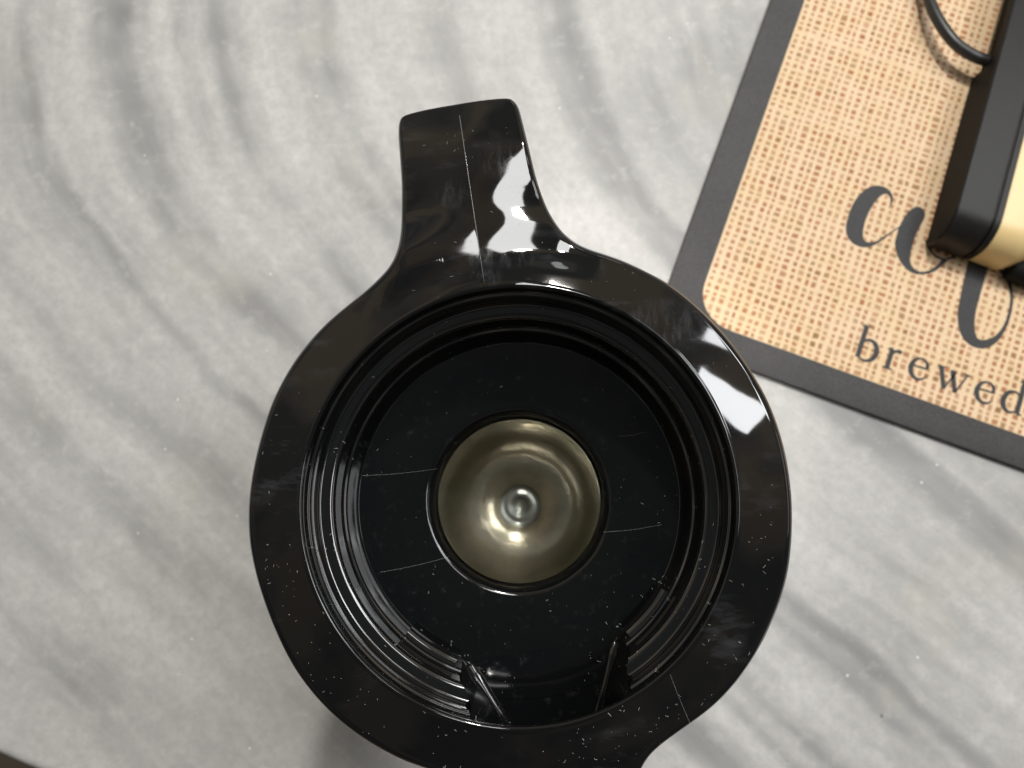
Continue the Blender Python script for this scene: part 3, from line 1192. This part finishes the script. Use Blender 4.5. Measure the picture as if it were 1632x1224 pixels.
G = {
    'b': [([(0.13, 1.58), (0.13, 0.04)], [.085, .085]), ([(-0.06, 1.52), (0.14, 1.60)], [.02, .05]),
          ([(0.14, 0.74), (0.30, 0.94), (0.52, 0.99), (0.76, 0.86), (0.88, 0.53), (0.78, 0.18), (0.52, 0.0), (0.28, 0.02), (0.10, 0.12)], [.025, .04, .055, .085, .095, .08, .045, .03, .025])],
    'r': [([(0.22, 0.96), (0.22, 0.02)], [.085, .085]), ([(0.0, 0.02), (0.46, 0.02)], [.028, .028]), ([(0.02, 0.90), (0.24, 0.98)], [.02, .05]),
          ([(0.26, 0.66), (0.36, 0.86), (0.50, 0.95), (0.66, 0.90)], [.02, .04, .06, .075])],
    'e': [([(0.10, 0.56), (0.80, 0.60)], [.03, .03]),
          ([(0.80, 0.58), (0.78, 0.80), (0.62, 0.96), (0.42, 0.98), (0.20, 0.84), (0.09, 0.52), (0.18, 0.20), (0.42, 0.02), (0.66, 0.05), (0.86, 0.22)], [.06, .06, .04, .03, .06, .09, .085, .055, .04, .015])],
    'w': [([(0.10, 0.97), (0.46, 0.0)], [.085, .075]), ([(0.46, 0.0), (0.80, 0.93)], [.03, .03]), ([(0.62, 0.97), (0.98, 0.0)], [.085, .075]), ([(0.98, 0.0), (1.32, 0.97)], [.03, .03]),
          ([(-0.06, 0.97), (0.28, 0.97)], [.028, .028]), ([(1.16, 0.97), (1.48, 0.97)], [.028, .028])],
    'd': [([(0.82, 1.58), (0.82, 0.04)], [.085, .085]), ([(0.62, 1.52), (0.83, 1.60)], [.02, .05]), ([(0.82, 0.03), (1.04, 0.06)], [.04, .02]),
          ([(0.82, 0.78), (0.66, 0.95), (0.46, 0.98), (0.22, 0.84), (0.10, 0.48), (0.20, 0.16), (0.42, 0.01), (0.64, 0.06), (0.82, 0.22)], [.02, .03, .045, .08, .095, .085, .05, .035, .02])],
}
cr8 = lambda x, y: mloc(1330 + x * 0.185, 480 + y * 0.185, ZI)
for ch, ref, off in (('b', (180, 480), 0.05), ('r', (410, 560), 0.0), ('e', (640, 600), 0.06), ('w', (905, 560), 0.02), ('e', (1210, 800), 0.06), ('d', (1440, 880), 0.08)):
    p = cr8(*ref)
    glyph(G[ch], p.x - off * XH)

# ------------------------------------------------------------------ low cream and black appliance with its cord
ZA = ZM + 0.0010
g0 = at(1473, 394, ZA)
g1 = at(1545, 135, ZA)
e1v = (g1 - g0).normalized()
e2v = Vector((e1v.y, -e1v.x, 0))
app = empty('countertop_appliance', (g0.x, g0.y, ZA), 'low cream enamel and black plastic electric appliance standing on the coffee mat', 'appliance')
app.rotation_euler = (0, 0, math.atan2(e2v.y, e2v.x))      # local x: away from its back, local y: along its back
HA = 0.0265
AL = 0.215


def alink(name, me, mat, parent=app):
    o = bpy.data.objects.new(name, me); me.materials.append(mat); C.objects.link(o); o.parent = parent
    return o


def aloc(px, py, z):
    p = at(px, py, z) - Vector((g0.x, g0.y, z))
    return Vector((p.dot(e2v), p.dot(e1v)))


def section(r, y0, y1, h, z0=0.0, n=8, flare=0.0):
    """outline across the appliance in (y, z): flat top, rounded shoulders, sides leaning in to the foot"""
    out = [(y0 + flare + 0.001, z0)]
    out.append((y0 + flare * 0.3, z0 + h * 0.16))
    for k in range(n + 1):
        a = R(180 - 90 * k / n)
        out.append((y0 + r + r * math.cos(a), z0 + h - r + r * math.sin(a)))
    for k in range(n + 1):
        a = R(90 - 90 * k / n)
        out.append((y1 - r + r * math.cos(a), z0 + h - r + r * math.sin(a)))
    out.append((y1 - flare * 0.3, z0 + h * 0.16))
    out.append((y1 - flare - 0.001, z0))
    return out


def loft(name, secs, smooth_deg=32):
    vv, ff = [], []
    n = len(secs[0][1])
    for x, s in secs:
        vv += [(x, y, z) for y, z in s]
    for k in range(len(secs) - 1):
        for i in range(n):
            j_ = (i + 1) % n
            ff.append((k * n + i, k * n + j_, (k + 1) * n + j_, (k + 1) * n + i))
    ff.append(tuple(range(n))[::-1]); ff.append(tuple((len(secs) - 1) * n + i for i in range(n)))
    me = mesh(name, vv, ff)
    bm = bmesh.new(); bm.from_mesh(me); bmesh.ops.recalc_face_normals(bm, faces=bm.faces); bm.to_mesh(me); bm.free()
    sharp(me, smooth_deg)
    return me


bt = aloc(1621, 260, ZA + HA).x            # where black ends and cream begins
YB = 0.016                                 # shoulder radius
# back cover: lower back face leans out slightly, its top edge eased
S = lambda ins, dz=0: section(YB, ins, AL - ins, HA - dz, 0.0)
seam = bt - 0.0042
step = aloc(1549, 128, ZA).y
NOTCH = 0.0066                             # depth of the cord bay in the lower back
LIPZ = 0.0205                              # underside of the overhanging lip above the bay


def join(name, parts):
    bm = bmesh.new()
    for m_ in parts:
        bm.from_mesh(m_); bpy.data.meshes.remove(m_)
    me = bpy.data.meshes.new(name); bm.to_mesh(me); bm.free()
    sharp(me, 32)
    return me


def low(ins, dz=0.0):
    # full-height end of the back below the bay
    sec = section(YB, ins, step + 0.02, HA - dz, 0.0)
    k = len(sec) // 2
    return sec[:k] + [(step - 0.0015, HA - dz), (step - 0.0015, LIPZ), (step + 0.001, 0.0)]


def lipsec(ins, dz=0.0):
    sec = section(0.004, step - 0.002, AL - ins, HA - LIPZ - dz, LIPZ)
    return [(step - 0.0015, LIPZ), (step - 0.0015, HA - dz)] + sec[11:]


back = join('back_cover', [loft('a', [(NOTCH, S(0.0)), (seam - 0.0006, S(-0.0006)), (seam, S(0.0004, 0.0004))]),
                           loft('b', [(0.0005, low(0.0009, 0.0009)), (0.0014, low(0.0)), (NOTCH, low(0.0))]),
                           loft('c', [(0.0005, lipsec(0.0009, 0.0009)), (0.0014, lipsec(0.0)), (NOTCH, lipsec(0.0))])])
back.materials.append(M_BLK); back.materials.append(M_BLK2)
for p in back.polygons:
    if p.normal.x < -0.75:
        p.material_index = 1
bo = bpy.data.objects.new('back_cover', back); C.objects.link(bo); bo.parent = app
alink('trim_band', loft('trim_band', [(seam - 0.0001, S(0.0010, 0.0010)), (seam + 0.0010, S(0.0010, 0.0010)), (seam + 0.0011, S(-0.0004)), (bt, S(-0.0002)), (bt + 0.0003, S(0.0006, 0.0006))]), M_BLK)
alink('body', loft('body', [(bt - 0.0002, S(0.0006, 0.0006)), (bt + 0.0003, S(-0.0002)), (bt + 0.016, S(-0.0012, -0.0008)), (bt + 0.024, S(0.004, 0.0)), (bt + 0.075, S(0.016, 0.004)), (bt + 0.09, S(0.020, 0.008))]), M_CRM)
# dark front part beside the body
fr = [(bt + 0.0205, section(0.006, -0.0040, 0.03, 0.012)), (bt + 0.028, section(0.006, -0.006, 0.03, 0.013)), (bt + 0.060, section(0.006, -0.004, 0.03, 0.013)), (bt + 0.064, section(0.006, -0.002, 0.028, 0.011))]
alink('front_catch', loft('front_catch', fr), M_BLK2)
# recessed cord bay: lower rail that stands proud of the back below the cord, and the strain relief
cordp = at(1566, 94, ZA + 0.012)
cl = Vector(((cordp - Vector((g0.x, g0.y, 0))).dot(e2v), (cordp - Vector((g0.x, g0.y, 0))).dot(e1v)))


def abox(name, x0, x1, y0, y1, z0, z1, bev, mat, parent=app):
    bm = bmesh.new()
    bmesh.ops.create_cube(bm, size=1)
    for v in bm.verts:
        v.co = Vector((x0 + (v.co.x + .5) * (x1 - x0), y0 + (v.co.y + .5) * (y1 - y0), z0 + (v.co.z + .5) * (z1 - z0)))
    bmesh.ops.bevel(bm, geom=bm.edges[:], offset=bev, segments=3, affect='EDGES')
    me = bpy.data.meshes.new(name); bm.to_mesh(me); bm.free()
    me.polygons.foreach_set('use_smooth', [True] * len(me.polygons)); sharp(me, 40)
    return alink(name, me, mat, parent)


abox('strain_relief', max(cl.x, 0.002), NOTCH + 0.002, cl.y - 0.0055, cl.y + 0.0055, 0.004, 0.019, 0.0012, M_BLK2)

cord_pts = [at(1420, -190, ZM + 0.0030), at(1452, -90, ZM + 0.0032), at(1472, -28, ZM + 0.0060), at(1490, 22, ZM + 0.0100), at(1517, 63, ZM + 0.0125), at(1546, 86, ZM + 0.0130), at(1576, 98, ZM + 0.0128)]
cv, cf = [], []
cpts = catmull(cord_pts, 8, False)
tube_into(cv, cf, cpts, 0.0033, 14)
co = link('power_cord', mesh('power_cord', cv, cf), M_CORD)
co['label'] = 'black power cord curving over the mat into the appliance back'
co['category'] = 'cord'
